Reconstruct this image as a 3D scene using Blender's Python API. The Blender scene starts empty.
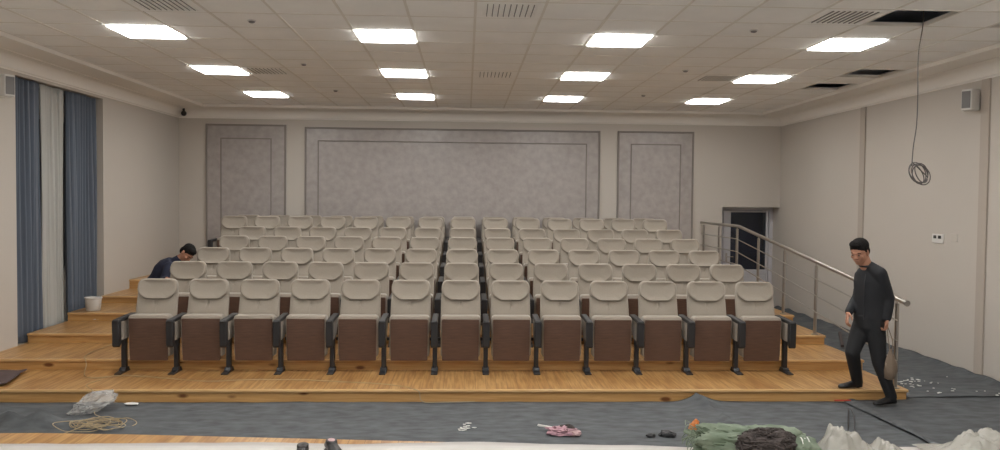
import bpy, bmesh, math, random
from mathutils import Vector, Matrix, noise
R = math.radians; PI = math.pi
sc = bpy.context.scene; COL = sc.collection

# ------------------------------------------------------------------ materials
def lin(c):
    return tuple(((v/255)/12.92 if v/255 <= .04045 else ((v/255+.055)/1.055)**2.4) for v in c)
def newmat(name):
    m = bpy.data.materials.new(name); m.use_nodes = True
    nt = m.node_tree; return m, nt, nt.nodes['Principled BSDF']
def mat(name, rgb, rough=.6, metal=0, var=.0, scale=8., bump=0., bscale=60., stretch=(1,1,1), spec=.5, rgb2=None, emit=None, trans=0, alpha=1, sheen=0, subs=0):
    m, nt, b = newmat(name); c = lin(rgb)
    b.inputs['Base Color'].default_value = (*c, 1); b.inputs['Roughness'].default_value = rough
    b.inputs['Metallic'].default_value = metal; b.inputs['Specular IOR Level'].default_value = spec
    b.inputs['Transmission Weight'].default_value = trans; b.inputs['Alpha'].default_value = alpha
    b.inputs['Sheen Weight'].default_value = sheen
    N = nt.nodes; L = nt.links
    if var or bump or rgb2:
        tc = N.new('ShaderNodeTexCoord'); mp = N.new('ShaderNodeMapping'); mp.inputs['Scale'].default_value = stretch
        L.new(tc.outputs['Object'], mp.inputs['Vector'])
    if var or rgb2:
        n = N.new('ShaderNodeTexNoise'); n.inputs['Scale'].default_value = scale; n.inputs['Detail'].default_value = 5
        L.new(mp.outputs[0], n.inputs['Vector'])
        cr = N.new('ShaderNodeValToRGB'); cr.color_ramp.elements[0].position = .3; cr.color_ramp.elements[1].position = .7
        c2 = lin(rgb2) if rgb2 else tuple(v*(1-var) for v in c)
        cr.color_ramp.elements[0].color = (*c2, 1); cr.color_ramp.elements[1].color = (*(c if rgb2 else tuple(min(1, v*(1+var)) for v in c)), 1)
        L.new(n.outputs['Fac'], cr.inputs[0]); L.new(cr.outputs[0], b.inputs['Base Color'])
    if bump:
        n2 = N.new('ShaderNodeTexNoise'); n2.inputs['Scale'].default_value = bscale; n2.inputs['Detail'].default_value = 4
        L.new(mp.outputs[0], n2.inputs['Vector'])
        bp = N.new('ShaderNodeBump'); bp.inputs['Strength'].default_value = bump; bp.inputs['Distance'].default_value = .01
        L.new(n2.outputs['Fac'], bp.inputs['Height']); L.new(bp.outputs[0], b.inputs['Normal'])
    if emit:
        b.inputs['Emission Color'].default_value = (*emit[0], 1); b.inputs['Emission Strength'].default_value = emit[1]
    return m

def wood_tread():
    m, nt, b = newmat('varnished_planks'); N = nt.nodes; L = nt.links
    tc = N.new('ShaderNodeTexCoord'); sp = N.new('ShaderNodeSeparateXYZ'); cb = N.new('ShaderNodeCombineXYZ')
    L.new(tc.outputs['Object'], sp.inputs[0]); L.new(sp.outputs['Y'], cb.inputs['X']); L.new(sp.outputs['X'], cb.inputs['Y'])
    br = N.new('ShaderNodeTexBrick'); br.inputs['Scale'].default_value = 1; br.inputs['Brick Width'].default_value = 1.7
    br.inputs['Row Height'].default_value = .11; br.inputs['Mortar Size'].default_value = .0018
    br.inputs['Color1'].default_value = (*lin((203,164,110)),1); br.inputs['Color2'].default_value = (*lin((188,146,93)),1)
    br.inputs['Mortar'].default_value = (*lin((130,90,52)),1)
    L.new(cb.outputs[0], br.inputs['Vector'])
    mp = N.new('ShaderNodeMapping'); mp.inputs['Scale'].default_value = (22,1.6,8); L.new(tc.outputs['Object'], mp.inputs[0])
    n = N.new('ShaderNodeTexNoise'); n.inputs['Scale'].default_value = 1.6; n.inputs['Detail'].default_value = 6; L.new(mp.outputs[0], n.inputs['Vector'])
    cr = N.new('ShaderNodeValToRGB'); cr.color_ramp.elements[0].position=.35; cr.color_ramp.elements[0].color=(.62,.52,.42,1); cr.color_ramp.elements[1].position=.62; cr.color_ramp.elements[1].color=(1,1,1,1)
    L.new(n.outputs['Fac'], cr.inputs[0])
    n3 = N.new('ShaderNodeTexNoise'); n3.inputs['Scale'].default_value = 1.1; n3.inputs['Detail'].default_value = 3; L.new(tc.outputs['Object'], n3.inputs['Vector'])
    c3 = N.new('ShaderNodeValToRGB'); c3.color_ramp.elements[0].position=.35; c3.color_ramp.elements[0].color=(.84,.8,.75,1); c3.color_ramp.elements[1].position=.65; c3.color_ramp.elements[1].color=(1.,1,1,1)
    L.new(n3.outputs['Fac'], c3.inputs[0])
    mx = N.new('ShaderNodeMix'); mx.data_type='RGBA'; mx.blend_type='MULTIPLY'; mx.inputs[0].default_value = 1
    L.new(br.outputs['Color'], mx.inputs[6]); L.new(cr.outputs[0], mx.inputs[7])
    m2 = N.new('ShaderNodeMix'); m2.data_type='RGBA'; m2.blend_type='MULTIPLY'; m2.inputs[0].default_value = 1
    L.new(mx.outputs[2], m2.inputs[6]); L.new(c3.outputs[0], m2.inputs[7]); L.new(m2.outputs[2], b.inputs['Base Color'])
    b.inputs['Roughness'].default_value = .34; b.inputs['Specular IOR Level'].default_value = .4
    return m
def wood_riser():
    m, nt, b = newmat('knotty_pine'); N = nt.nodes; L = nt.links
    tc = N.new('ShaderNodeTexCoord')
    mp = N.new('ShaderNodeMapping'); mp.inputs['Scale'].default_value = (1.2,8,30); L.new(tc.outputs['Object'], mp.inputs[0])
    n = N.new('ShaderNodeTexNoise'); n.inputs['Scale'].default_value = 1.5; n.inputs['Detail'].default_value = 6; n.inputs['Distortion'].default_value=.6; L.new(mp.outputs[0], n.inputs['Vector'])
    cr = N.new('ShaderNodeValToRGB'); cr.color_ramp.elements[0].position=.3; cr.color_ramp.elements[0].color=(*lin((184,138,82)),1); cr.color_ramp.elements[1].position=.7; cr.color_ramp.elements[1].color=(*lin((208,166,108)),1)
    L.new(n.outputs['Fac'], cr.inputs[0])
    mv = N.new('ShaderNodeMapping'); mv.inputs['Scale'].default_value = (2.2,2.2,5.5); L.new(tc.outputs['Object'], mv.inputs[0])
    v = N.new('ShaderNodeTexVoronoi'); v.inputs['Scale'].default_value = 1.25; v.inputs['Randomness'].default_value=1; L.new(mv.outputs[0], v.inputs['Vector'])
    c2 = N.new('ShaderNodeValToRGB'); c2.color_ramp.elements[0].position=.10; c2.color_ramp.elements[0].color=(.28,.17,.11,1); c2.color_ramp.elements[1].position=.20; c2.color_ramp.elements[1].color=(1,1,1,1)
    L.new(v.outputs['Distance'], c2.inputs[0])
    mx = N.new('ShaderNodeMix'); mx.data_type='RGBA'; mx.blend_type='MULTIPLY'; mx.inputs[0].default_value = 1
    L.new(cr.outputs[0], mx.inputs[6]); L.new(c2.outputs[0], mx.inputs[7]); L.new(mx.outputs[2], b.inputs['Base Color'])
    b.inputs['Roughness'].default_value = .42
    return m
def grain(name, a, b_, rough, sc_=(1,1,18)):
    m = mat(name, a, rough, rgb2=b_, scale=6, stretch=sc_); return m

M = {}
M['wall'] = mat('cream_wall_paint', (195,188,179), .75, var=.02, scale=.7, bump=.02, bscale=200)
M['wall_warm'] = mat('beige_strip_paint', (178,168,157), .75)
M['cornice'] = mat('white_plaster', (240,236,229), .7)
M['tile'] = mat('ceiling_tile', (248,247,244), .85, var=.03, scale=3, bump=.05, bscale=300)
M['tbar'] = mat('ceiling_grid_bar', (228,224,216), .6)
M['void'] = mat('pale_void', (235,242,255), .9)
M['metal_grey'] = mat('galvanised_metal', (150,155,160), .4, .7)
M['panel'] = mat('silver_mauve_plaster', (174,167,163), .36, 0.0, scale=9, rgb2=(158,151,147), bump=.3, bscale=22, spec=.6)
M['panel_line'] = mat('grey_moulding', (134,127,121), .5)
M['tread'] = wood_tread(); M['riser'] = wood_riser()
M['nosing'] = grain('nosing_wood', (220,184,132), (202,160,108), .35, (1,8,8))
M['fabric'] = mat('beige_upholstery', (158,149,137), .95, var=.05, scale=130, bump=.12, bscale=420, sheen=.15)
M['ply'] = grain('dark_walnut_plywood', (102,77,64), (86,64,53), .45, (1.2,1.2,14))
M['black'] = mat('black_plastic', (42,42,44), .45)
M['black_metal'] = mat('black_painted_steel', (44,44,47), .4, .1)
M['steel'] = mat('brushed_stainless', (176,170,162), .28, .9)
M['curtain'] = mat('slate_blue_curtain', (90,99,112), .85, var=.08, scale=5, stretch=(1,1,.1), sheen=.2)
M['sheer'] = mat('grey_sheer', (176,176,172), .85, var=.04, scale=8, stretch=(1,1,.1))
M['cover'] = mat('grey_underlay', (94,98,101), .8, rgb2=(68,71,74), scale=7, bump=.5, bscale=16, stretch=(.8,1.7,1))
M['concrete'] = mat('concrete', (110,108,104), .9, var=.1, scale=2)
M['film'] = mat('white_plastic_film', (196,192,188), .4, bump=.2, bscale=12)
M['bagclear'] = mat('cloudy_polythene', (200,200,198), .12, bump=.7, bscale=50, alpha=.42)
M['heapwhite'] = mat('crumpled_white_film', (180,178,170), .22, alpha=.72, bump=.6, bscale=40)
M['light'] = mat('led_diffuser', (255,255,255), .5, emit=((1.0,.985,.955), 24.))
M['light_frame'] = mat('light_frame_white', (235,235,235), .5)
M['white'] = mat('white_plastic', (214,212,208), .45)
M['grille'] = mat('speaker_grille', (120,118,118), .6)
M['glass'] = mat('dark_window_glass', (150,165,185), .03, trans=1.0)
M['night'] = mat('night_outside', (120,126,150), .9)
M['upvc'] = mat('white_upvc', (196,194,198), .4)
M['skin'] = mat('skin', (176,128,104), .55, var=.04, scale=12)
M['skin_dark'] = mat('lips', (150,92,80), .5)
M['hair'] = mat('black_hair', (22,20,19), .85, bump=.9, bscale=120, stretch=(1,1,.4), spec=.25)
M['jacket'] = mat('black_jacket', (25,27,32), .75, bump=.5, bscale=16, var=.1, scale=6)
M['trousers'] = mat('black_trousers', (27,28,31), .8, bump=.4, bscale=14)
M['navy'] = mat('navy_jersey', (28,32,52), .85, bump=.4, bscale=14)
M['shoe'] = mat('black_shoe', (22,21,22), .4)
M['zip'] = mat('zip_grey', (70,70,74), .4, .5)
M['tote'] = mat('beige_carrier_bag', (128,112,96), .55, bump=.4, bscale=25)
M['cable'] = mat('cream_cable', (176,158,126), .5)
M['cable_dark'] = mat('grey_cable', (84,80,78), .5)
M['sack'] = mat('green_woven_sack', (128,140,122), .7, rgb2=(88,104,84), scale=7, bump=.6, bscale=22)
M['darkrag'] = mat('dark_brown_netting', (70,63,61), .9, var=.3, scale=24, bump=.8, bscale=60)
M['orange'] = mat('orange_rubber', (206,128,70), .6)
M['mat'] = mat('brown_mat', (84,70,70), .8, var=.15, scale=12)
M['batten'] = mat('dark_batten', (66,54,52), .6)
M['red'] = mat('red_tape', (190,62,44), .5)
M['pink'] = mat('dusty_pink', (178,140,150), .6)
M['insole'] = mat('pink_insole', (190,160,162), .7)
M['dust'] = mat('white_plaster_dust', (220,220,216), .9)
M['floor'] = M['concrete']

# ------------------------------------------------------------------ mesh helpers
class MB:
    def __init__(s): s.v=[]; s.f=[]
    def add(s, vs, fs):
        o=len(s.v); s.v += [tuple(v) for v in vs]; s.f += [tuple(i+o for i in f) for f in fs]; return s
    def box(s, x0,x1,y0,y1,z0,z1, M4=None):
        vs=[Vector((x,y,z)) for x in (x0,x1) for y in (y0,y1) for z in (z0,z1)]
        if M4: vs=[M4@v for v in vs]
        return s.add(vs, [(0,1,3,2),(4,6,7,5),(0,4,5,1),(2,3,7,6),(0,2,6,4),(1,5,7,3)])
    def tube(s, pts, r, seg=8, closed=False, cap=True):
        pts=[Vector(p) for p in pts]; n=len(pts); rs = r if isinstance(r,(list,tuple)) else [r]*n
        t0=(pts[1]-pts[0]).normalized(); u=t0.orthogonal().normalized(); rings=[]
        for i,p in enumerate(pts):
            if closed: t=(pts[(i+1)%n]-pts[i-1])
            else: t=(pts[min(i+1,n-1)]-pts[max(i-1,0)])
            t.normalize(); u=(u-t*u.dot(t)); u = u.normalized() if u.length>1e-6 else t.orthogonal().normalized(); w=t.cross(u)
            rings.append([p+(u*math.cos(2*PI*k/seg)+w*math.sin(2*PI*k/seg))*rs[i] for k in range(seg)])
        return s.rings(rings, closed, cap)
    def rings(s, rings, closed=False, cap=True):
        seg=len(rings[0]); vs=[v for r_ in rings for v in r_]; fs=[]; n=len(rings)
        for i in range(n if closed else n-1):
            a=i*seg; b=((i+1)%n)*seg
            for k in range(seg): fs.append((a+k, a+(k+1)%seg, b+(k+1)%seg, b+k))
        if cap and not closed: fs += [tuple(reversed(range(seg))), tuple(range((n-1)*seg, n*seg))]
        return s.add(vs, fs)
    def ell(s, c, rad, rot=None, seg=16, rn=10):
        c=Vector(c); rings=[]
        for i in range(1,rn):
            a=PI*i/rn
            rings.append([Vector((rad[0]*math.sin(a)*math.cos(2*PI*k/seg), rad[1]*math.sin(a)*math.sin(2*PI*k/seg), rad[2]*math.cos(a))) for k in range(seg)])
        vs=[v for r_ in rings for v in r_]+[Vector((0,0,rad[2])),Vector((0,0,-rad[2]))]
        if rot: vs=[rot@v for v in vs]
        fs=[]
        for i in range(rn-2):
            for k in range(seg): fs.append((i*seg+k,(i+1)*seg+k,(i+1)*seg+(k+1)%seg,i*seg+(k+1)%seg))
        t=(rn-1)*seg
        for k in range(seg): fs.append((t,k,(k+1)%seg)); fs.append((t+1,(rn-2)*seg+(k+1)%seg,(rn-2)*seg+k))
        return s.add([v+c for v in vs], fs)
    def limb(s, pts, seg=14):
        for i,(p,r) in enumerate(pts):
            s.ell(p,(r,r,r),seg=12,rn=8)
            if i: s.tube([pts[i-1][0],p],[pts[i-1][1],r],seg)
        return s
    def loft(s, secs, seg=20):   # (center, u, v) vectors incl. radius
        return s.rings([[Vector(c)+Vector(u)*math.cos(2*PI*k/seg)+Vector(v)*math.sin(2*PI*k/seg) for k in range(seg)] for c,u,v in secs])
    def prism(s, poly, axis, a, b):   # poly 2D extruded along axis
        def P(p,t): return {0:(t,p[0],p[1]),1:(p[0],t,p[1]),2:(p[0],p[1],t)}[axis]
        n=len(poly); vs=[P(p,a) for p in poly]+[P(p,b) for p in poly]
        return s.add(vs, [tuple(range(n)), tuple(reversed(range(n,2*n)))]+[(k,(k+1)%n,n+(k+1)%n,n+k) for k in range(n)])
    def grid(s, nx, ny, fn):
        vs=[fn(i/nx,j/ny) for j in range(ny+1) for i in range(nx+1)]; w=nx+1
        return s.add(vs, [(j*w+i,j*w+i+1,(j+1)*w+i+1,(j+1)*w+i) for j in range(ny) for i in range(nx)])
    def build(s, name, m, parent=None, smooth=True, ang=40, bevel=0, bseg=2, solid=0, loc=None, recalc=True):
        me=bpy.data.meshes.new(name); me.from_pydata(s.v,[],s.f); me.update()
        if recalc:
            bm=bmesh.new(); bm.from_mesh(me); bmesh.ops.recalc_face_normals(bm,faces=bm.faces[:]); bm.to_mesh(me); bm.free()
        if smooth: me.shade_smooth(); me.set_sharp_from_angle(angle=R(ang))
        me.materials.append(m); o=bpy.data.objects.new(name,me); COL.objects.link(o)
        if parent: o.parent=parent
        if loc: o.location=loc
        if solid:
            d=o.modifiers.new('solid','SOLIDIFY'); d.thickness=solid; d.offset=0
        if bevel:
            d=o.modifiers.new('bevel','BEVEL'); d.width=bevel; d.segments=bseg; d.limit_method='ANGLE'; d.angle_limit=R(35)
        return o
def bake(o):
    bpy.context.view_layer.update()
    dg=bpy.context.evaluated_depsgraph_get(); me=bpy.data.meshes.new_from_object(o.evaluated_get(dg)); o.modifiers.clear(); o.data=me; me.shade_smooth(); return o
def skinned(mb, name, m, parent, voxel=.008, it=4, fac=.5):
    o=mb.build(name,m,parent,recalc=False)
    d=o.modifiers.new('r','REMESH'); d.mode='VOXEL'; d.voxel_size=voxel
    d=o.modifiers.new('s','SMOOTH'); d.iterations=it; d.factor=fac
    return bake(o)
def tag(o, label=None, cat=None, group=None, kind=None):
    if label: o['label']=label
    if cat: o['category']=cat
    if group: o['group']=group
    if kind: o['kind']=kind
    return o
def empty(name, loc=(0,0,0), rz=0):
    o=bpy.data.objects.new(name,None); COL.objects.link(o); o.location=loc; o.rotation_euler=(0,0,rz); o.empty_display_size=.1; return o
def struct(o, label=None, cat=None): 
    o['kind']='structure'
    if label: o['label']=label
    if cat: o['category']=cat
    return o
def copy_tree(o, parent=None):
    c=o.copy(); COL.objects.link(c)
    if parent: c.parent=parent
    for ch in [x for x in KIDS(o)]: copy_tree(ch,c)
    return c
def KIDS(o): return list(o.children)
def catmull(pts, n=8, closed=False):
    P=[Vector(p) for p in pts]; N=len(P); out=[]
    for i in range(N if closed else N-1):
        g=(lambda k:P[k%N]) if closed else (lambda k:P[max(0,min(N-1,k))])
        a,b,c,d=g(i-1),g(i),g(i+1),g(i+2)
        for k in range(n):
            t=k/n; out.append(.5*((2*b)+(c-a)*t+(2*a-5*b+4*c-d)*t*t+(3*b-a-3*c+d)*t**3))
    if not closed: out.append(P[-1])
    return out
def nz(x,y,z=0,s=1.): return noise.noise(Vector((x*s,y*s,z*s)))

# ------------------------------------------------------------------ room dimensions
XL,XR,YB,YF=-5.37,6.05,15.1,-3.0
ZC=3.734; ZS=3.70; ZCB=3.53          # tiles, plaster border, cornice bottom
LV=[0,.135,.255,.370,.485,.590,.735]  # levels
RY=[8.03]+[8.955+.985*k for k in range(5)]   # riser fronts
PXR=4.60
GX,GY,T=-1.135,7.93,.6

struct(MB().box(XL-.6,XR+.4,YF-.3,YB+1.2,-.2,0).build('floor',M['floor'],smooth=False))
# ceiling : tiles as cells with openings + T-bars
holes={(8,-2),(10,-2),(10,3),(10,5)}
gx0,gx1=GX-6*T,GX+11*T; gy1=GY+11*T; gy0=GY-18*T
mb=MB()
for i in range(-6,11):
    for j in range(-18,11):
        if (i,j) in holes: continue
        x=GX+i*T; y=GY+j*T
        mb.box(x+.002,x+T-.002,y+.002,y+T-.002,ZC,ZC+.014)
ceil=mb.build('ceiling',M['tile'],smooth=False); struct(ceil)
mb=MB()
for i in range(-6,12): mb.box(GX+i*T-.012,GX+i*T+.012,gy0,gy1,ZC-.005,ZC+.03)
for j in range(-18,12):
    y=GY+j*T
    for i in range(-6,11): mb.box(GX+i*T+.012,GX+(i+1)*T-.012,y-.009,y+.009,ZC-.003,ZC+.03)
struct(mb.build('ceiling_grid',M['tbar'],ceil,smooth=False))
# service void above the tiles; pale colour and low lid stand in for stray light
mb=MB(); mb.box(XL-.3,XR+.3,YF-.2,YB+.2,3.96,4.0)
mb.box(XL-.3,XL-.2,YF-.2,YB+.2,ZC+.05,3.96).box(XR+.2,XR+.3,YF-.2,YB+.2,ZC+.05,3.96).box(XL-.3,XR+.3,YB+.1,YB+.2,ZC+.05,3.96).box(XL-.3,XR+.3,YF-.2,YF-.1,ZC+.05,3.96)
struct(mb.build('ceiling_void',M['void'],ceil,smooth=False))
# plaster border + cornice, one loop of profile around the room
def cornice():
    inner=(gx0,gx1,gy0,gy1)
    prof=[(0,ZCB),(.014,ZCB),(.016,ZCB+.012),(.03,ZCB+.022)]
    for k in range(9):
        a=PI/2*k/8; prof.append((.034+.15*(1-math.cos(a)),ZCB+.026+.136*math.sin(a)))
    prof += [(.20,ZS-.008),(.204,ZS)]
    mb=MB()
    sides=[('l',XL,gx0),('r',XR,gx1),('b',YB,gy1),('f',YF,gy0)]
    rings=[]
    tail=lambda w:[(w-.06,ZS),(w-.055,ZS-.012),(w-.012,ZS-.012),(w,ZS+.01),(w,ZC+.02)]
    W={'l':gx0-XL,'r':XR-gx1,'b':YB-gy1,'f':gy0-YF}
    def pts(side): return prof+tail(W[side])
    n=len(prof)+5
    cor=[]
    for (sx,sy) in (('l','f'),('r','f'),('r','b'),('l','b')):
        px,py=pts(sx),pts(sy)
        cor.append([Vector(((XL+px[k][0]) if sx=='l' else (XR-px[k][0]), (YF+py[k][0]) if sy=='f' else (YB-py[k][0]), px[k][1])) for k in range(n)])
    vs=[v for c in cor for v in c]; fs=[]
    for i in range(4):
        a=i*n; b=((i+1)%4)*n
        for k in range(n-1): fs.append((a+k,a+k+1,b+k+1,b+k))
    mb.add(vs,fs); return mb
struct(cornice().build('trim_1',M['cornice'],ang=30,recalc=True))

# walls
TOP=4.4
NY0,NY1,NX=9.72,12.0,-5.80
mb=MB(); mb.box(XL-.5,XL,YF,NY0,0,TOP).box(XL-.5,XL,NY1,YB+.5,0,TOP).box(XL-.5,XL,NY0,NY1,3.495,TOP)
mb.box(XL-.6,NX,NY0-.1,NY1+.1,0,TOP).box(XL-.5,XL,NY0,NY1,0,.25)
struct(mb.build('wall_left',M['wall'],smooth=False))
struct(MB().box(XR,XR+.3,YF,YB+.9,0,TOP).build('wall_right',M['wall'],smooth=False))
mb=MB(); mb.box(XL,4.92,YB,YB+.35,0,TOP).box(4.92,XR,YB,YB+.35,1.967,TOP)
struct(mb.build('wall_back',M['wall'],smooth=False))
struct(MB().box(XL-.5,XR+.3,YF-.3,YF,0,TOP).build('wall_front',M['wall'],smooth=False))
for n,(a,b) in enumerate(((11.84,11.99),(8.97,9.12),(6.0,6.15))):
    struct(MB().box(XR-.022,XR,a,b,0,ZCB).build('trim_%d'%(n+2),M['wall_warm'],smooth=False,bevel=.004))
# decorative plaster panels on the back wall
def panel(n,x0,x1,zt,ix0,ix1,iz):
    y=YB
    o=MB().box(x0,x1,y-.018,y,LV[6],zt).build('trim_%d'%n,M['panel'],smooth=False); struct(o,None,None)
    fr=MB()
    def frame(a,b,t,w,d,z0=LV[6]):
        fr.box(a,a+w,y-.018-d,y-.017,z0,t).box(b-w,b,y-.018-d,y-.017,z0,t).box(a+w,b-w,y-.018-d,y-.017,t-w,t)
    frame(x0,x1,zt,.035,.02); frame(ix0,ix1,iz,.022,.014)
    struct(fr.build('panel_moulding',M['panel_line'],o,smooth=False,bevel=.006))
panel(5,-4.87,-3.385,3.43,-4.60,-3.652,3.175)
panel(6,-3.04,2.541,3.395,-2.797,2.289,3.15)
panel(7,2.873,4.348,3.40,3.127,4.101,3.16)

# tiered seating platform
plat=empty('floor_platform',(0,8,0)); tag(plat,'six stepped tiers of varnished pine boards under the seating','platform',kind='structure')
def P_(o): o.matrix_parent_inverse=Matrix.Translation((0,-8,0)); return o
for k in range(1,7):
    y0=RY[k-1]; y1=RY[k] if k<6 else YB; z=LV[k]; zb=LV[k-1]
    t=P_(MB().box(XL,PXR,y0+.012,y1+.011,z-.03,z).build('tread',M['tread'],plat,smooth=False)); t['kind']='structure'
    r=P_(MB().box(XL,PXR-.012,y0,y0+.02,zb if k==1 else zb,z-.03).build('riser',M['riser'],plat,smooth=False)); r['kind']='structure'
    e=P_(MB().box(XL,PXR+.012,y0-.022,y0+.012,z-.028,z+.001).build('nosing',M['nosing'],plat,bevel=.006)); e['kind']='structure'
    s_=P_(MB().box(PXR-.012,PXR,y0,YB,zb,z-.03).build('side_board',M['riser'],plat,smooth=False)); s_['kind']='structure'
    if y1-y0>.1:
        e=P_(MB().box(PXR-.001,PXR+.012,y0+.012,y1-.02,z-.028,z+.001).build('side_nosing',M['nosing'],plat,bevel=.005)); e['kind']='structure'

# stage in the foreground
edge=[(-5.37,5.46),(-4.2,5.47),(-2.9,5.49),(-2.3,5.455),(-1.447,5.379),(.237,5.229),(1.548,5.12),(2.47,5.085),(3.2,5.125),(6.05,5.15)]
poly=[(XL,-2.99)]+edge[0:]+[(XR,-2.99)]
st=MB().prism(poly,2,.40,.45).build('stage_floor',M['tread'],smooth=False,bevel=.006)
tag(st,'varnished pine boards of the stage along the bottom edge of the photo','stage',kind='structure')
MBs=MB()
ed2=[(x,y-.03) for x,y in edge]
for a,b in zip(ed2[:-1],ed2[1:]): MBs.add([(a[0],a[1],0),(b[0],b[1],0),(b[0],b[1],.4),(a[0],a[1],.4)],[(0,1,2,3)])
q=MBs.build('stage_front',M['void'],st,smooth=False,solid=.02); q['kind']='structure'

# ------------------------------------------------------------------ door in the back corner
d=empty('door_1',(5.48,15.45,0)); struct(d)
def D_(mb,name,m,par=None,**k):
    o=mb.build(name,m,par or d,**k); o.matrix_parent_inverse=Matrix.Translation((-5.48,-15.45,0)); return o
mb=MB(); mb.box(4.92,5.05,15.42,15.5,0,1.967).box(5.97,XR,15.42,15.5,0,1.967).box(5.05,5.97,15.42,15.5,1.91,1.967)
D_(mb,'door_frame',M['upvc'],bevel=.006)
mb=MB(); mb.box(5.06,5.21,15.43,15.49,.02,1.9).box(5.915,5.96,15.43,15.49,.02,1.9).box(5.21,5.915,15.43,15.49,1.865,1.9).box(5.21,5.915,15.43,15.49,.62,.735).box(5.21,5.915,15.44,15.48,.12,.62).box(5.21,5.915,15.43,15.49,.02,.12)
leaf=D_(mb,'door_leaf',M['upvc'],bevel=.006)
g=MB().box(5.21,5.915,15.455,15.465,.735,1.865).build('glass_pane',M['glass'],leaf,smooth=False); 
h=MB().box(5.115,5.145,15.415,15.43,.88,1.06).tube([(5.13,15.42,.99),(5.13,15.375,.99),(5.15,15.37,.99),(5.25,15.37,.99)],.009).build('door_handle',M['steel'],leaf)
struct(MB().box(4.5,6.5,16.2,16.25,0,3).box(4.5,6.5,15.5,16.2,-.01,0).build('night_backdrop',M['night'],smooth=False))  # added panel behind the door glass, its blue-grey colour stands for night

# ------------------------------------------------------------------ curtains and window behind
w=MB(); w.box(NX,NX+.05,NY0+.3,NY1-.3,1.0,1.05).box(NX,NX+.05,NY0+.3,NY1-.3,3.1,3.15)
for y in (NY0+.3,(NY0+NY1)/2-.02,NY1-.35): w.box(NX,NX+.05,y,y+.05,1.05,3.1)
win=w.build('window_1',M['upvc'],smooth=False); struct(win)
MB().box(NX,NX+.01,NY0+.3,NY1-.3,1.05,3.1).build('glass_pane',M['glass'],win,smooth=False)['kind']='structure'
def curtain(y0,y1,amp,nf,m,x0,name,label,seed,zb):
    rnd=random.Random(seed); ph=[rnd.uniform(0,6) for _ in range(4)]
    def fn(u,v):
        y=y0+(y1-y0)*u; z=3.48+(zb-3.48)*v
        a=amp*(.75+.25*v)
        x=x0+a*math.sin(u*nf*2*PI+ph[0]+.5*math.sin(v*2+ph[1]))+.35*a*math.sin(u*nf*4.3*PI+ph[2])+.015*math.sin(u*9+v*3+ph[3])
        return (x, y+.01*math.sin(v*4+u*20), z)
    o=MB().grid(int(nf*16),24,fn).build(name,m,ang=180,solid=.004,recalc=False)
    tag(o,label,'curtain','curtains in the left window recess')
    return o
curtain(9.76,10.36,.026,6,M['curtain'],-5.425,'curtain','slate blue curtain nearest the camera at the left window',1,.262)
curtain(10.39,10.96,.020,6.5,M['sheer'],-5.44,'curtain','pale grey sheer curtain hanging between two slate blue curtains',2,.262)
curtain(10.99,11.84,.028,8,M['curtain'],-5.425,'curtain','slate blue curtain hanging behind the white bucket',3,.262)
o=MB().tube([(-5.56,NY0+.0,3.47),(-5.56,NY1,3.47)],.012).build('curtain_rail',M['white']); tag(o,'white curtain rail at top of the left window recess','curtain rail')

# ------------------------------------------------------------------ ceiling fittings
def tile_c(i,j): return (GX+(i+.5)*T, GY+(j+.5)*T)
def light_proto():
    o=empty('ceiling_light')
    MB().box(-.293,.293,-.293,.293,.0,.02).build('frame',M['light_frame'],o,smooth=False)
    MB().box(-.283,.283,-.283,.283,-.016,.0).build('diffuser',M['light'],o,smooth=False)  # hangs below the tiles, shaped so its sides add a halo on the ceiling
    return o
lp=light_proto(); first=True
rown={0:'nearest',4:'middle',8:'farthest',-4:'first unseen',-8:'second unseen',-12:'third unseen'}
coln={-4:'far left',0:'left of centre',4:'right of centre',8:'far right'}
lk=[]
for i in (-4,0,4,8):
    for j in (0,4,8,-4,-8,-12):
        o=lp if first else copy_tree(lp); first=False
        x,y=tile_c(i,j); o.location=(x,y,ZC-.001)
        if j>=0: lab='square white ceiling light panel, %s of three in the %s column'%(rown[j],coln[i])
        else: lab='square white ceiling light panel over the stage, %s column, %s row'%(coln[i],{-4:'first',-8:'second',-12:'third'}[j])
        tag(o,lab,'ceiling light','recessed square ceiling light panels')
def vent_proto():
    o=empty('ceiling_vent')
    mb=MB(); mb.box(-.29,.29,-.29,-.23,-.004,.012).box(-.29,.29,.23,.29,-.004,.012).box(-.29,-.23,-.23,.23,-.004,.012).box(.23,.29,-.23,.23,-.004,.012)
    mb.build('frame',M['tile'],o,smooth=False,bevel=.003)
    MB().box(-.23,.23,-.23,.23,.010,.015).build('backing',M['black'],o,smooth=False)
    for k in range(9):
        x=-.2+.05*k
        rot=Matrix.Translation((x,0,.002))@Matrix.Rotation(R(62),4,'Y')
        MB().box(-.011,.011,-.228,.228,-.0012,.0012,rot).build('slat',M['grille'],o,smooth=False)
    return o
vp=vent_proto(); first=True
for (i,j,lab) in ((-3,-2,'slatted square ceiling vent cut by the top edge above left lights'),(2,-2,'slatted square ceiling vent at top centre between the light columns'),(7,-2,'slatted square ceiling vent left of the open dark ceiling bay'),
                  (-3,4,'slatted square ceiling vent between the left light columns'),(2,4,'slatted square ceiling vent in the middle between the two central light columns'),(7,4,'slatted square ceiling vent right of centre beside the middle far right light')):
    o=vp if first else copy_tree(vp); first=False
    x,y=tile_c(i,j); o.location=(x,y,ZC-.001); tag(o,lab,'vent','slatted square ceiling vents')
def det_proto():
    o=empty('smoke_detector')
    MB().tube([(0,0,.0),(0,0,-.010)],.04,16).build('base',M['white'],o)
    MB().tube([(0,0,-.010),(0,0,-.02),(0,0,-.026)],[.030,.028,.015],16).build('sensor_head',M['grille'],o)
    return o
dp=det_proto(); first=True
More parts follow.
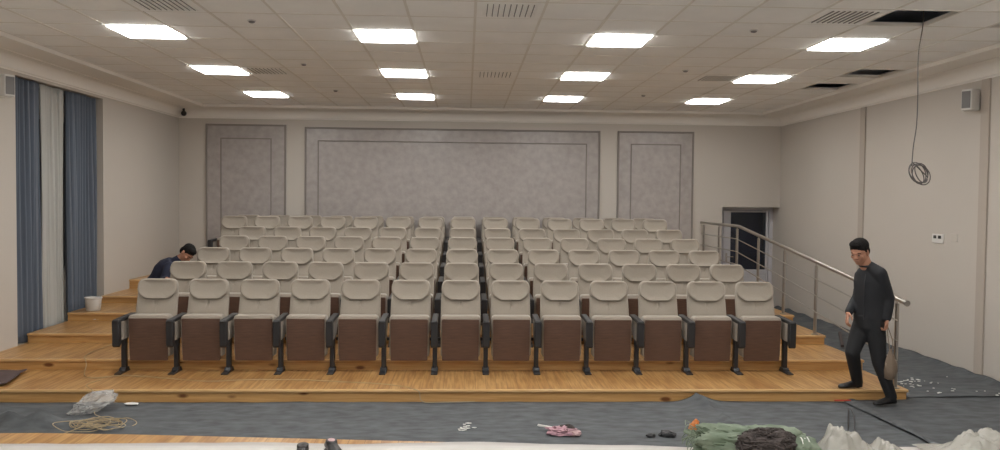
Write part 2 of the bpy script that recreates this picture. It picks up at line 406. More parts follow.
for (i,j,lab) in ((-2,-1,'small round ceiling detector nearest the camera on the left half'),(-2,3,'small round ceiling detector left of the middle lights'),(-2,7,'small round ceiling detector left of the farthest left of centre light'),
                  (6,-1,'small round ceiling detector nearest the camera on the right half'),(6,3,'small round ceiling detector between middle lights on the right half'),(6,7,'small round ceiling detector left of the farthest far right light')):
    o=dp if first else copy_tree(dp); first=False
    x,y=tile_c(i,j); o.location=(x,y,ZC-.0005); tag(o,lab,'smoke detector','small round ceiling detectors')
# metal channel lying in the nearest opening, seen through it
o=MB().box(3.55,4.45,7.0,7.05,ZC+.10,ZC+.14,).build('metal_channel',M['metal_grey'],smooth=False); tag(o,'pale metal channel inside the nearest open ceiling bay','ceiling channel')
for k,x in enumerate((3.6,4.4)): MB().tube([(x,7.025,ZC+.13),(x,7.025,3.96)],.005).build('hanger',M['metal_grey'],o)
# hanging cable with coil
pts=catmull([(4.24,7.28,3.95),(4.235,7.28,3.73),(4.20,7.28,3.45),(4.205,7.28,3.05),(4.20,7.28,2.8),(4.175,7.28,2.6),(4.165,7.28,2.42)],6)
hc=empty('hanging_cable',(4.2,7.28,2.36)); tag(hc,'thin grey cable hanging from the open ceiling bay with a coil at its end','cable')
o=MB().tube(pts,.005,6).build('cable',M['cable_dark'],hc); o.matrix_parent_inverse=Matrix.Translation((-4.2,-7.28,-2.36))
rnd=random.Random(5); cp=[]
for k in range(5*24):
    a=2*PI*k/24; t=k/120
    rr=.085+.012*math.sin(a*1.21+1)+.006*math.sin(a*.37)
    cp.append((4.235+rr*math.cos(a)*.9+.015*math.sin(t*9), 7.28+.02*math.sin(a*.61), 2.35+rr*math.sin(a)-.03*math.cos(a)))
cp=[(4.165,7.28,2.46)]+cp
o=MB().tube(cp,.005,6).build('cable_coil',M['cable_dark'],hc); o.matrix_parent_inverse=Matrix.Translation((-4.2,-7.28,-2.36))

# wall speakers, camera, sockets
def speaker(loc,rz,label,w_=.17,h_=.25,d_=.14,tilt=0):
    o=empty('wall_speaker',loc,rz)
    mb=MB(); prof=[(-w_/2,0),(w_/2,0),(w_*.36,-d_),(-w_*.36,-d_)]
    mb.prism(prof,2,-h_/2,h_/2).build('speaker_cabinet',M['white'],o,bevel=.012)
    MB().box(-w_*.3,w_*.3,-d_-.006,-d_+.002,-h_*.4,h_*.4).build('speaker_grille',M['grille'],o,bevel=.004)
    MB().box(-.02,.02,0,.05,-.04,.04).build('bracket',M['grille'],o,bevel=.003)
    tag(o,label,'speaker','white wall speakers'); return o
speaker((XR-.055,9.22,3.30),R(-62),'small white wall speaker high on the right wall')
speaker((XL+.055,9.36,3.31),R(62),'small white wall speaker high on the left wall beside the curtain')
o=empty('security_camera',(-5.22,14.93,3.60)); tag(o,'small black dome camera in the far left corner under the ceiling','camera')
MB().tube([(0,0,.1),(0,0,.03)],.022,12).build('mount',M['black'],o); MB().ell((0,0,0),(.05,.05,.05)).build('camera_body',M['black'],o)
o=empty('switch_plate',(XR,9.92,1.625),0); tag(o,'white double switch plate with two dark buttons on the right wall','switch')
MB().box(-.014,0,-.12,.12,-.058,.058).build('plate',M['white'],o,bevel=.004)
for dy in (.05,-.05): MB().box(-.024,-.012,dy-.026,dy+.026,-.0,.04).build('button',M['black'],o,bevel=.004)
o=MB().box(XR-.008,XR,9.52,9.66,1.60,1.70).build('cover_plate',M['wall'],bevel=.003); tag(o,'blank beige cover plate beside the switch plate on the right wall','cover plate')

# ------------------------------------------------------------------ auditorium chairs
PIT=.569; CX0=-.054
def roundpoly(pts, rad, seg=5):
    out=[]; n=len(pts)
    for i,p in enumerate(pts):
        p=Vector(p); a=(Vector(pts[i-1])-p); b=(Vector(pts[(i+1)%n])-p); r=min(rad[i],a.length*.48,b.length*.48)
        p0=p+a.normalized()*r; p1=p+b.normalized()*r
        for k in range(seg+1):
            t=k/seg; out.append((1-t)**2*p0+2*t*(1-t)*p+t*t*p1)
    return out
def pillow(outline, rings, yface, back=None):
    # outline (x,z); rings (scale, forward offset); yface(z) the leaning plane
    c=sum((Vector(p) for p in outline),Vector((0,0)))/len(outline); rg=[]
    for s_,dd in rings:
        rg.append([Vector((c.x+(p[0]-c.x)*s_, 0, c.y+(p[1]-c.y)*s_)) for p in outline])
        for v in rg[-1]: v.y=yface(v.z)-dd(v) if callable(dd) else yface(v.z)-dd
    mb=MB(); mb.rings(rg,cap=False); n=len(outline); m_=len(rg)
    cc=Vector((c.x,0,c.y)); l=rings[-1][1]; cc.y=yface(cc.z)-(l(cc) if callable(l) else l)
    mb.v.append(tuple(cc)); k0=(m_-1)*n
    for k in range(n): mb.f.append((len(mb.v)-1,k0+k,k0+(k+1)%n))
    mb.f.append(tuple(reversed(range(n))))
    return mb
def face(z): return .335+(z-.95)*.26
def seam(v):   # vertical stitched seam down the middle, gentle lumbar swell
    return .034+.018*math.exp(-((v.z-.60)/.12)**2)-.010*math.exp(-(v.x/.010)**2)
def stand(parent, x):
    s=MB(); pr=[(-.12,.57),(.30,.58),(.30,.55),(.22,.44),(.16,.36),(-.08,.36),(-.12,.38)]
    s.prism(pr,0,x-.026,x+.026); sp=s.build('side_panel',M['fabric'],parent,bevel=.014)
    c=MB().prism([(-.162,.59),(-.085,.59),(-.085,.34),(-.132,.300),(-.156,.318)],0,x-.038,x+.038)
    c.build('front_cover',M['black'],sp,bevel=.010)
    a=MB(); a.prism([(-.160,.568),(-.168,.590),(-.155,.604),(.1,.614),(.31,.620),(.315,.580)],0,x-.033,x+.033)
    a.build('armrest',M['black'],parent,bevel=.010,bseg=3)
    p=MB().box(x-.025,x+.025,.04,.10,.02,.42); po=p.build('post',M['black_metal'],parent,bevel=.006)
    f=MB(); f.prism([(-.115,0),(.135,0),(.135,.014),(.12,.02),(.11,.05),(.03,.05),(.0,.022),(-.115,.012)],0,x-.036,x+.036)
    f.build('foot',M['black_metal'],po,bevel=.004)
def make_chair():
    o=empty('auditorium_chair')
    out=roundpoly([(-.232,.43),(.232,.43),(.224,.80),(.210,1.0),(-.210,1.0),(-.224,.80)],[.03,.03,.02,.08,.08,.02],6)
    bk=pillow(out,[(1,0),(1.0,.018),(.985,.029),(.95,.034),(.8,seam),(.6,seam),(.4,seam),(.2,seam),(.1,seam),(.05,seam)],face).build('backrest',M['fabric'],o,ang=60)
    # centre seam as a stitched groove
    MB().tube([(0,face(z)-.034-.018*math.exp(-((z-.60)/.12)**2)-.001,z) for z in [.46+.03*k for k in range(12)]],.0018,6).build('seam_piping',M['fabric'],bk)
    hp=roundpoly([(-.130,.783),(.130,.783),(.222,.855),(.220,.95),(.188,1.004),(-.188,1.004),(-.220,.95),(-.222,.855)],[.02,.02,.045,.05,.05,.05,.05,.045],5)
    pad=pillow(hp,[(.96,.02),(1.0,.035),(1.0,.052),(.975,.066),(.92,.072),(.84,.068),(.7,.058),(.5,.05),(.25,.047)],face)
    pad.build('headrest',M['fabric'],bk,ang=60)
    sh=roundpoly([(-.205,.36),(.205,.36),(.20,.80),(.185,.985),(-.185,.985),(-.20,.80)],[.03,.03,.02,.09,.09,.02],5)
    pillow(sh,[(1,-.035),(1,-.02),(.9,-.02)],lambda z: face(z)).build('back_shell',M['ply'],o,ang=50)
    # folded seat
    def tilt(z): return .015-(z-.4)*.05
    cu=roundpoly([(-.222,.165),(.222,.165),(.222,.634),(-.222,.634)],[.04,.04,.045,.045],5)
    pillow(cu,[(.9,-.155),(.97,-.145),(1.0,-.12),(1.0,-.03),(.985,-.012),(.95,-.004),(.5,-.002)],tilt).build('seat_cushion',M['fabric'],o,ang=60)
    pn=roundpoly([(-.203,.132),(.203,.132),(.207,.598),(-.207,.598)],[.012,.012,.012,.012],3)
    pillow(pn,[(1,-.004),(1,.012),(.99,.016),(.9,.017)],tilt).build('seat_pan',M['ply'],o,ang=30)
    # hinge bar under the seat joins both stands
    MB().box(-.262,.262,.165,.195,.33,.365).build('seat_frame',M['black_metal'],o,bevel=.004)
    stand(o,-PIT/2)
    return o
proto=make_chair()
proto_end=copy_tree(proto); stand(proto_end,PIT/2)
ORD=['first','second','third','fourth','fifth','sixth','seventh','eighth','ninth','tenth','eleventh','twelfth','thirteenth','fourteenth']
ROWN=['front row','second row','third row','fourth row','fifth row','second row from the back wall','back row against the wall']
PY=[8.80+.985*j for j in range(6)]+[14.625]
used={'p':False,'e':False}
for j in range(7):
    idx=list(range(-6,7)) if j<5 else list(range(-7,7))
    z=LV[min(j+1,6)]
    for n,i in enumerate(idx):
        last=i==idx[-1]; key='e' if last else 'p'; src=proto_end if last else proto
        o=src if not used[key] else copy_tree(src); used[key]=True
        o.location=(CX0+PIT*i,PY[j],z)
        k=len(idx)-n
        where=(ORD[n]+' from the left' if n<=len(idx)//2 else ORD[k-1]+' from the right')
        if n==0: where='leftmost'
        if k==1: where='rightmost'
        if n==len(idx)//2 and len(idx)==13: where='middle one'
        tag(o,'beige folding auditorium chair, %s in the %s'%(where,ROWN[j]),'chair','rows of beige auditorium chairs')

# ------------------------------------------------------------------ stair railing
rail=empty('stair_railing',(4.5,8.0,0)); tag(rail,'brushed steel railing with round posts running up the right side of the tiers','railing')
def Rb(mb,name,par=None,**k):
    o=mb.build(name,M['steel'],par or rail,**k); o.matrix_parent_inverse=Matrix.Translation((-4.5,-8,0)); return o
def lev(y):
    k=0
    for i,ry in enumerate(RY):
        if y>=ry: k=i+1
    return LV[k]
YBEND=12.95
def rz_(y): return 1.06+.1215*(y-7.95) if y<YBEND else 1.06+.1215*(YBEND-7.95)
XRl=4.5
Rb(MB().tube([(XRl,7.90,rz_(7.9))]+[(XRl,y,rz_(y)) for y in (8,9,10,11,12,12.8,12.93,13.1,14,14.9,15.0)],.025,14),'handrail')
Rb(MB().tube([(XRl,7.875,rz_(7.87)),(XRl,7.905,rz_(7.9))],.030,14),'rail_cap')
Rb(MB().tube([(XRl,14.99,rz_(15)),(XRl,15.02,rz_(15))],.03,14),'rail_cap')
py=[8.07,8.95,10.0,11.03,12.03,13.0,13.95,14.85]
for y in py:
    z0=lev(y)
    p=Rb(MB().tube([(XRl,y,z0),(XRl,y,rz_(y)-.045)],.021,12).tube([(XRl,y,rz_(y)-.05),(XRl,y,rz_(y)-.02)],.008,8),'post')
    o=MB().tube([(XRl,y,z0),(XRl,y,z0+.012),(XRl,y,z0+.016)],[.045,.045,.03],16).build('base_flange',M['steel'],p)
for dz in (.21,.42,.63):
    Rb(MB().tube([(XRl-.03,y,rz_(y)-dz) for y in (7.99,8.5,9.5,10.5,11.5,12.5,12.95,13.1,14,14.9)],.008,8),'cross_bar')

# ------------------------------------------------------------------ floor covering sheets
def quadsheet(name,c,nx,ny,zf,m,label,cat,group=None,jit=.03,solid=.004):
    c=[Vector(p) for p in c]
    def fn(u,v):
        p=(c[0]*(1-u)+c[1]*u)*(1-v)+(c[3]*(1-u)+c[2]*u)*v
        e=min(u,1-u,v,1-v)
        w_=max(0,1-e*25)
        x=p.x+w_*jit*nz(p.x,p.y,3,2.2); y=p.y+w_*jit*nz(p.x,p.y,7,2.2)
        return (x,y,max(.004,zf(x,y)))
    o=MB().grid(nx,ny,fn).build(name,m,ang=180,solid=solid,recalc=False); return tag(o,label,cat,group)
def zA(x,y):
    z=.012+.006*nz(x,y,0,1.5)+.004*nz(x,y,5,5)
    d_=abs((x-2.39)-.02*(y-7.7)); z+= .075*math.exp(-(d_/.14)**2)*math.exp(-((y-7.95)/.22)**2)
    z+= .030*math.exp(-((x-2.40-.14*(7.9-y))/.022)**2)*(1 if y>7.1 else 0)
    z+= .13*math.exp(-((x+4.0)/.6)**2)*math.exp(-((y-7.18-.12*nz(x,0,1,3))/.10)**2)*(1+.5*nz(x,y,2,6))+.05*math.exp(-((x+3.0)/.5)**2)*math.exp(-((y-7.0)/.06)**2)
    z+= .06*math.exp(-((x+4.7)/.5)**2)*math.exp(-((y-7.7)/.10)**2)
    return z
G='grey underlay sheets on the hall floor'
quadsheet('underlay_sheet',[(-5.33,5.52,0),(4.03,5.2,0),(3.98,8.0,0),(-5.33,8.0,0)],190,70,zA,M['cover'],'blue grey felt underlay sheet spread along the foot of the lowest step','floor covering',G)
def zB(x,y): return .024+.008*nz(x,y,2,2)+.02*math.exp(-((x-4.0)/.05)**2)
quadsheet('underlay_sheet',[(3.98,5.3,0),(6.02,5.3,0),(6.02,8.25,0),(3.93,7.99,0)],60,60,zB,M['cover'],'grey felt underlay sheet in the lower right corner by the wall','floor covering',G)
def zC(x,y):
    w_=max(0,(x-5.88))/.14
    return .036+.01*nz(x,y,4,2)+.006*nz(x,y,6,5)+.035*w_*w_*(1+.5*nz(0,y,3,3))
quadsheet('underlay_sheet',[(4.66,8.1,0),(6.03,8.15,0),(6.03,15.05,0),(4.66,15.05,0)],34,150,zC,M['cover'],'grey felt underlay sheet running up the aisle beside the railing','floor covering',G,jit=.02)
# white film over the stage boards
fe=[(-5.3,5.20),(-3.0,5.215),(-1.4,5.235),(-.75,5.19),(-.096,5.235),(.25,5.215),(1.5,5.10),(2.47,5.065),(3.2,5.1),(6.0,5.13)]
def fy(x):
    for a,b in zip(fe[:-1],fe[1:]):
        if a[0]<=x<=b[0]: t=(x-a[0])/(b[0]-a[0]); return a[1]+(b[1]-a[1])*t
    return 5.1
def ff(u,v):
    x=-5.3+11.3*u; y0=fy(x)+.012*nz(x,0,0,3); y=y0-4.9*(1-v)
    return (x,y,.456+.006*abs(nz(x,y,0,3)))
o=MB().grid(200,50,ff).build('plastic_sheet',M['film'],ang=180,solid=.002,recalc=False); tag(o,'white plastic film spread over the stage boards at the bottom edge','plastic sheet')

# ------------------------------------------------------------------ crumpled things
def crumple(name,c,rad,seed,amp,m,parent=None,freq=2.2,flat=None,sub=5,shape=None):
    bm=bmesh.new(); bmesh.ops.create_icosphere(bm,subdivisions=sub,radius=1)
    for v in bm.verts:
        p=v.co.copy(); q=p*freq+Vector((seed*3.1,seed*1.7,seed))
        r_=1+amp*(noise.noise(q)+.5*(1-2*abs(noise.noise(q*2.1)))*.8+.25*(1-2*abs(noise.noise(q*4.7))))
        if shape: r_*=shape(p)
        v.co=Vector((p.x*rad[0]*r_,p.y*rad[1]*r_,p.z*rad[2]*r_))
        if flat is not None and v.co.z<flat: v.co.z=flat+(v.co.z-flat)*.03
    me=bpy.data.meshes.new(name); bm.to_mesh(me); bm.free(); me.shade_smooth(); me.set_sharp_from_angle(angle=R(50)); me.materials.append(m)
    o=bpy.data.objects.new(name,me); COL.objects.link(o); o.location=c
    if parent: o.parent=parent
    return o
def poly_bag():
    o=crumple('plastic_bag',(-3.56,7.62,.085),(.165,.11,.078),4,.34,M['bagclear'],freq=1.6,flat=-.066,shape=lambda p:1+.35*p.x*(1 if p.z>-.2 else .2)+.08*noise.noise(p*9))
    o.rotation_euler=(0,R(-10),R(30)); tag(o,'cloudy crumpled plastic bag on the underlay above the cable tangle','plastic bag')
poly_bag()
def tangle():
    rnd=random.Random(11); pts=[]; x,y,a=-3.35,7.0,0
    for k in range(78):
        a+=rnd.uniform(.5,1.15); st_=rnd.uniform(.05,.135)
        x+=st_*math.cos(a)*1.5+(-3.27-x)*.16; y+=st_*math.sin(a)+(7.08-y)*.2
        pts.append((x,y,.04+.05*rnd.random()))
    pts=[(-3.62,6.6,.04),(-3.5,6.75,.05),(-3.4,6.8,.05)]+pts+[(-3.3,7.3,.06),(-3.45,7.5,.04),(-3.55,7.8,.04),(-3.6,7.93,.06),(-3.7,7.99,.14),(-3.85,8.2,.145),(-3.8,8.42,.143)]
    o=MB().tube(catmull(pts,6),.0036,6).build('cable_tangle',M['cable']); tag(o,'tangle of thin cream cable on the underlay at lower left','cable')
tangle()
pts=[(-4.28,9.95,.265),(-4.31,9.3,.263),(-4.25,9.0,.262),(-4.2,8.92,.262),(-4.17,8.88,.20),(-4.16,8.82,.145),(-4.05,8.6,.143),(-3.9,8.5,.143),(-3.7,8.62,.143),(-3.45,8.58,.143),(-3.18,8.5,.143),(-2.7,8.36,.143),(-2.3,8.42,.143),(-1.76,8.42,.143),(-1.3,8.33,.143),(-.88,8.24,.143),(-.6,8.1,.143),(-.52,8.01,.143),(-.46,7.985,.12),(-.42,7.95,.03),(-.2,7.93,.03),(.1,7.95,.03)]
o=MB().tube(catmull(pts,6),.0042,6).build('floor_cable',M['cable']); tag(o,'thin cream cable trailing along the lowest tier before the front row','cable')
pts=[(-5.0,10.3,.265),(-4.95,10.6,.262),(-4.8,10.83,.262),(-4.75,10.9,.33),(-4.76,10.93,.378),(-4.8,11.3,.376),(-4.7,11.6,.376)]
o=MB().tube(catmull(pts,5),.006,6).build('floor_cable',M['cable']); tag(o,'short cream cable on the left steps near the white bucket','cable')
pts=[(3.76,7.574,.045),(3.58,7.2,.045),(3.23,6.5,.045),(2.79,5.6,.035),(2.55,5.14,.03),(2.53,5.12,.25),(2.52,5.11,.46),(2.47,5.0,.468),(2.27,4.6,.468),(2.24,4.55,.468),(2.30,4.6,.468),(2.50,5.0,.468),(2.55,5.11,.46),(2.56,5.125,.25),(2.59,5.16,.03),(2.84,5.6,.035),(3.28,6.5,.045),(3.66,7.25,.045),(3.80,7.6,.045)]
o=MB().tube(catmull(pts,6),.006,6).build('floor_cable',M['black']); tag(o,'thin black cable crossing the underlay toward the stage at lower right','cable')
pts=[(2.36,7.98,.16),(2.40,7.8,.10),(2.42,7.55,.05),(2.47,7.3,.04),(2.58,7.0,.03),(2.66,6.8,.03)]
# bucket
b=empty('bucket',(-5.12,11.12,LV[4])); tag(b,'small white plastic bucket standing on the left steps by the curtain','bucket')
mb=MB(); rr=[(.0,.082),(.01,.09),(.165,.105),(.17,.112),(.185,.112),(.186,.103),(.17,.1),(.02,.085),(.018,.0)]
mb.rings([[Vector((r_*math.cos(2*PI*k/28),r_*math.sin(2*PI*k/28),z)) for k in range(28)] for z,r_ in rr],cap=True)
mb.build('pail',M['white'],b,ang=35)
MB().tube([(.108*math.cos(a),-.02-.04*math.sin(a) ,.178+.03*math.sin(a)) for a in [PI*k/16 for k in range(17)]],.003,6).build('handle',M['metal_grey'],b)
o=crumple('paper_scrap',(-5.0,10.98,LV[3]+.02),(.10,.05,.02),7,.3,M['dust'],flat=-.018,sub=3); tag(o,'crumpled white paper scrap on the left steps in front of the bucket','paper')
o=crumple('paper_scrap',(-3.26,7.86,.035),(.06,.03,.012),17,.3,M['dust'],flat=-.01,sub=3); tag(o,'small white paper scrap on the underlay right of the plastic bag','paper')
# mat on the lowest tier
def zm(x,y): return LV[1]+.012+.01*abs(nz(x,y,0,4))
c=[Vector(p) for p in ((-5.35,8.10,0),(-4.62,8.15,0),(-4.78,8.82,0),(-5.35,8.86,0))]
def fm(u,v):
    p=(c[0]*(1-u)+c[1]*u)*(1-v)+(c[3]*(1-u)+c[2]*u)*v
    return (p.x+.02*nz(p.x,p.y,0,6),p.y+.02*nz(p.x,p.y,4,6),zm(p.x,p.y)+.02*max(0,u-.85)/.15)
o=MB().grid(24,24,fm).build('floor_mat',M['mat'],ang=180,solid=.01); tag(o,'dark brown mat on the lowest tier at the left edge','mat')
# batten in the right aisle
o=MB().box(-.02,.02,-.62,.62,0,.035,Matrix.Translation((5.50,11.35,.06))@Matrix.Rotation(R(-24),4,'Z')).build('wooden_batten',M['batten'],bevel=.004); tag(o,'dark wooden batten lying on the underlay behind the railing','batten')
# litter
def scraps(name,c,rad,seed,n,m,label,cat):
    rnd=random.Random(seed); mb=MB()
    for k in range(n):
        x=c[0]+rnd.gauss(0,rad[0]); y=c[1]+rnd.gauss(0,rad[1]); s_=rnd.uniform(.006,.022)
        pl=[(x+s_*rnd.uniform(.5,1)*math.cos(a)*1.5,y+s_*rnd.uniform(.5,1)*math.sin(a)) for a in [2*PI*q/6 for q in range(6)]]
        mb.prism(pl,2,c[2],c[2]+.004)
    o=mb.build(name,m,smooth=False); tag(o,label,cat,kind='stuff'); return o
scraps('plaster_dust',(5.05,8.62,.055),(.16,.16),3,34,M['dust'],'white plaster flakes scattered on the underlay beyond the railing foot','plaster dust')
scraps('plaster_dust',(5.5,8.2,.055),(.3,.3),8,7,M['dust'],'few white plaster flakes on the underlay near the right wall','plaster dust')
scraps('paper_flakes',(.0,7.05,.022),(.035,.07),9,16,M['dust'],'white crumbs on the underlay left of the pinkish litter','crumbs')
pk=empty('litter_heap',(.86,6.87,.02)); tag(pk,'pinkish litter with a white stick on the underlay at centre bottom','litter')
q=crumple('wrapper',(.0,0,.025),(.10,.06,.035),5,.7,M['pink'],pk,sub=4,flat=-.02)
q=crumple('dark_lump',(.03,.01,.035),(.055,.045,.035),8,.7,M['darkrag'],pk,sub=3,flat=-.03)
q=crumple('pale_wrapper',(.10,-.04,.02),(.05,.035,.025),3,.5,M['insole'],pk,sub=3,flat=-.018)
MB().tube([(-.20,.17,.03),(-.04,.03,.04)],.010,8).build('stick',M['white'],pk)
for k,(x,y,s_) in enumerate(((1.62,6.78,.035),(1.775,6.80,.06))):
    o=crumple('rubble_piece',(x,y,.02+s_*.25),(s_,s_*.55,s_*.5),k+20,.5,M['black'],sub=3,flat=-s_*.3); tag(o,['small black scrap on the underlay left of the larger one','larger black scrap on the underlay beside the green sack'][k],'scrap','black scraps by the green sack')
o=MB().box(3.80,3.97,7.94,7.965,.034,.044).build('red_strip',M['red'],bevel=.003); tag(o,'short red strip at the foot of the lowest step','strip')

# green sack group on the stage edge
sk=crumple('green_sack',(1.795,4.93,.537),(.30,.14,.098),13,.26,M['sack'],freq=2.6,flat=-.075,shape=lambda p:1/(abs(p.x)**4+(p.y*p.y+p.z*p.z)**2)**.25*(1+.06*math.sin(p.x*9+p.y*5))); sk.rotation_euler=(0,R(2),R(-4)); tag(sk,'faded green woven sack slumped on the stage edge','sack')
rnd=random.Random(3); mb=MB()
for k in range(26):
    a=rnd.uniform(0,2*PI); p0=Vector((-.36+rnd.uniform(-.03,.03)+.05,rnd.uniform(-.1,.1),rnd.uniform(-.05,.08)))
    mb.tube(catmull([p0,p0+Vector((-.04,rnd.uniform(-.04,.04),rnd.uniform(0,.04))),p0+Vector((-.07+rnd.uniform(-.02,.03),rnd.uniform(-.06,.06),rnd.uniform(-.04,.02)))],4),.003,5)
mb.build('frayed_threads',M['sack'],sk)
o=crumple('orange_glove',(1.485,5.04,.60),(.025,.03,.055),2,.35,M['orange'],sub=4); o.rotation_euler=(R(10),R(12),0); tag(o,'orange rubber scrap at the left end of the green sack','glove')
# dark netting: a heap of looped cord
rnd=random.Random(6); np_=empty('netting_heap',(1.88,4.80,.56)); tag(np_,'heap of dark brown tangled netting over the green sack','netting')
crumple('netting_core',(0,0,.0),(.185,.11,.095),6,.22,M['darkrag'],np_,freq=3,flat=-.09)
pts=[]
for k in range(170):
    a=rnd.uniform(0,2*PI); e=rnd.uniform(-.2,1.4); r_=rnd.uniform(1.0,1.14)
    pts.append((.19*r_*math.cos(a)*math.cos(e),.115*r_*math.sin(a)*math.cos(e),.096*r_*math.sin(e)))
MB().tube(catmull(pts,5),.0045,5).build('netting_cord',M['darkrag'],np_)
bd=empty('striped_bundle',(2.09,4.74,.525)); tag(bd,'small rolled bundle with pale stripes at the right end of the sack','bundle')
crumple('bundle_cloth',(0,0,.03),(.075,.09,.07),9,.25,M['sack'],bd,flat=-.06,sub=4)
for k in range(3): MB().tube(catmull([(-.04+.02*k,-.085,.02),(-.035+.02*k,-.05,.085),(-.03+.02*k,.0,.105),(-.03+.02*k,.05,.09)],5),.004,6).build('pale_cord',M['dust'],bd)
# strap
o=MB().tube(catmull([(2.08,4.97,.62),(2.14,4.97,.57),(2.19,4.99,.50),(2.24,5.02,.472)],6),.008,6).build('dark_strap',M['cable_dark'],smooth=True); tag(o,'dark strap trailing from the sack onto the white film','strap')
# white crumpled film heaps
def peak(px,py_,w_,h_): return lambda x,y: h_*math.exp(-(((x-px)/(w_*1.1))**2+((y-py_)/.16)**2)**1.5)
def heap(name,x0,x1,peaks,label,seed):
    def fn(u,v):
        x=x0+(x1-x0)*u; y=4.55+.58*v
        e=min(1,min(u,1-u)*6)*min(1,min(v,1-v)*5)
        z=sum(p(x,y) for p in peaks)*(1+.3*nz(x,y,seed,9)+.35*abs(nz(x,y,seed+4,26)))
        return (x+.02*nz(x,y,seed+1,12),y+.02*nz(x,y,seed+2,12),.466+e*max(0,z))
    o=MB().grid(90,60,fn).build(name,M['heapwhite'],ang=180,solid=.002,recalc=False); tag(o,label,'plastic film','crumpled film heaps on the stage')
heap('crumpled_film',2.16,2.86,[peak(2.38,4.88,.085,.128),peak(2.30,4.86,.08,.055),peak(2.50,4.86,.06,.075),peak(2.66,4.86,.045,.095),peak(2.56,4.9,.05,.03)],'crumpled white film heap with two peaks right of the sack',2)
heap('crumpled_film',2.98,3.85,[peak(3.30,4.88,.12,.115),peak(3.38,4.88,.06,.05),peak(3.15,4.86,.10,.06),peak(3.6,4.86,.16,.06)],'crumpled white film heap in the lower right corner',9)

# ------------------------------------------------------------------ shoes
def shoe_mb(mb,heel,toe,zg,w_=.045,h_=.075,up=None,shaft=True):
    heel=Vector(heel); toe=Vector(toe); heel.z=toe.z=0
    f=(toe-heel); L_=f.length; f.normalize(); s=Vector((-f.y,f.x,0)); Z=Vector((0,0,1))
    sec=[(.0,.55,.5),(.06,.8,.85),(.2,.85,1.0),(.38,.8,.92),(.55,.92,.72),(.72,1.05,.58),(.86,.95,.5),(.96,.65,.38),(1.0,.3,.2)]
    mb.loft([(heel+f*(L_*t)+Z*(zg+h_*hh*.5+.002), s*w_*ww, Z*h_*hh*.5) for t,ww,hh in sec],16)
    return mb
def shoe(name,heel,toe,zg,parent=None,open_=False,label=None):
    c=Vector(((heel[0]+toe[0])/2,(heel[1]+toe[1])/2,zg))
    e=empty(name,c) if not parent else None
    inv=Matrix.Translation(-c)
    mb=MB(); shoe_mb(mb,heel,toe,zg+.006)
    f=(Vector(toe)-Vector(heel)); f.z=0; L_=f.length; f.normalize(); s=Vector((-f.y,f.x,0)); Z=Vector((0,0,1)); hv=Vector((heel[0],heel[1],zg))
    mb.loft([(hv+f*.065+Z*.05,s*.036,f*.055),(hv+f*.064+Z*.078,s*.037,f*.052)],16)
    up=skinned(mb,'shoe_upper' if open_ or not parent else name,M['shoe'],parent or e,.005,3)
    if e: up.matrix_parent_inverse=inv
    poly=[]
    for t,ww in ((0,.35),(.03,.65),(.12,.85),(.35,.75),(.6,.95),(.78,1.08),(.92,.8),(1.0,.3)): poly.append((hv+f*(L_*t)+s*.046*ww))
    for t,ww in reversed(((0,.35),(.03,.65),(.12,.85),(.35,.75),(.6,.95),(.78,1.08),(.92,.8),(1.0,.3))): poly.append((hv+f*(L_*t)-s*.046*ww))
    so=MB().prism([(p.x,p.y) for p in poly],2,zg,zg+.014).build('sole',M['black'],up,bevel=.003)
    if open_:
        i_=MB().loft([(hv+f*.065+Z*.070,s*.022,f*.032),(hv+f*.065+Z*.0815,s*.022,f*.032)],14).build('insole',M['insole'],up)
    if e: tag(e,label,'shoe','pair of black shoes on the stage')
    return e or up
shoe('shoe',(-.865,5.07,.456),(-.76,4.83,.456),.462,None,True,'right one of two black shoes on the stage edge, pink insole showing')
shoe('shoe',(-1.01,4.99,.456),(-.975,4.73,.456),.462,None,False,'left one of two black shoes on the stage edge')

# ------------------------------------------------------------------ people
def frame(f,up=(0,0,1)):
    f=Vector(f).normalized(); s=f.cross(Vector(up)).normalized(); u=s.cross(f); return f,s,u     # forward, right, up
def rotm(f,s,u): return Matrix((s,f,u)).transposed()   # local x=right y=forward z=up
def hand(mb,wrist,dr,pn,thumb,curl=.5,spread=.012):
    # dr: towards fingers, pn: palm normal (fingers curl towards it), thumb: side
    w_=Vector(wrist); d=Vector(dr).normalized(); n=Vector(pn); n=(n-d*n.dot(d)).normalized(); t=d.cross(n)
    if t.dot(Vector(thumb))<0: t=-t
    Rm=Matrix((t,n,d)).transposed()
    mb.ell(w_+d*.045,(.038,.016,.052),Rm,14,10); mb.tube([w_-d*.02,w_+d*.02],[.025,.028],12)
    for k,(off,L_) in enumerate(((.028,.070),(.010,.079),(-.009,.073),(-.027,.058))):
        b=w_+d*.085+t*off; a=curl*(.5+.08*k); dirv=d; pts=[(b-d*.02,.0092),(b,.009)]
        for sgl,rr in ((.42,.0086),(.32,.008),(.26,.0072)):
            dirv=(d*math.cos(a)+n*math.sin(a)+t*off*1.2).normalized(); b=b+dirv*L_*sgl; pts.append((b,rr)); a+=curl*1.15
        mb.limb(pts,8)
    b=w_+d*.022+t*.028; d1=(d*.62+t*.7+n*.35).normalized(); p1=b+d1*.035; p2=p1+(d*.85+t*.3+n*.4).normalized()*.028; p3=p2+(d*.95+n*.35).normalized()*.024
    mb.limb([(b-d1*.01,.013),(p1,.0105),(p2,.0095),(p3,.008)],8)
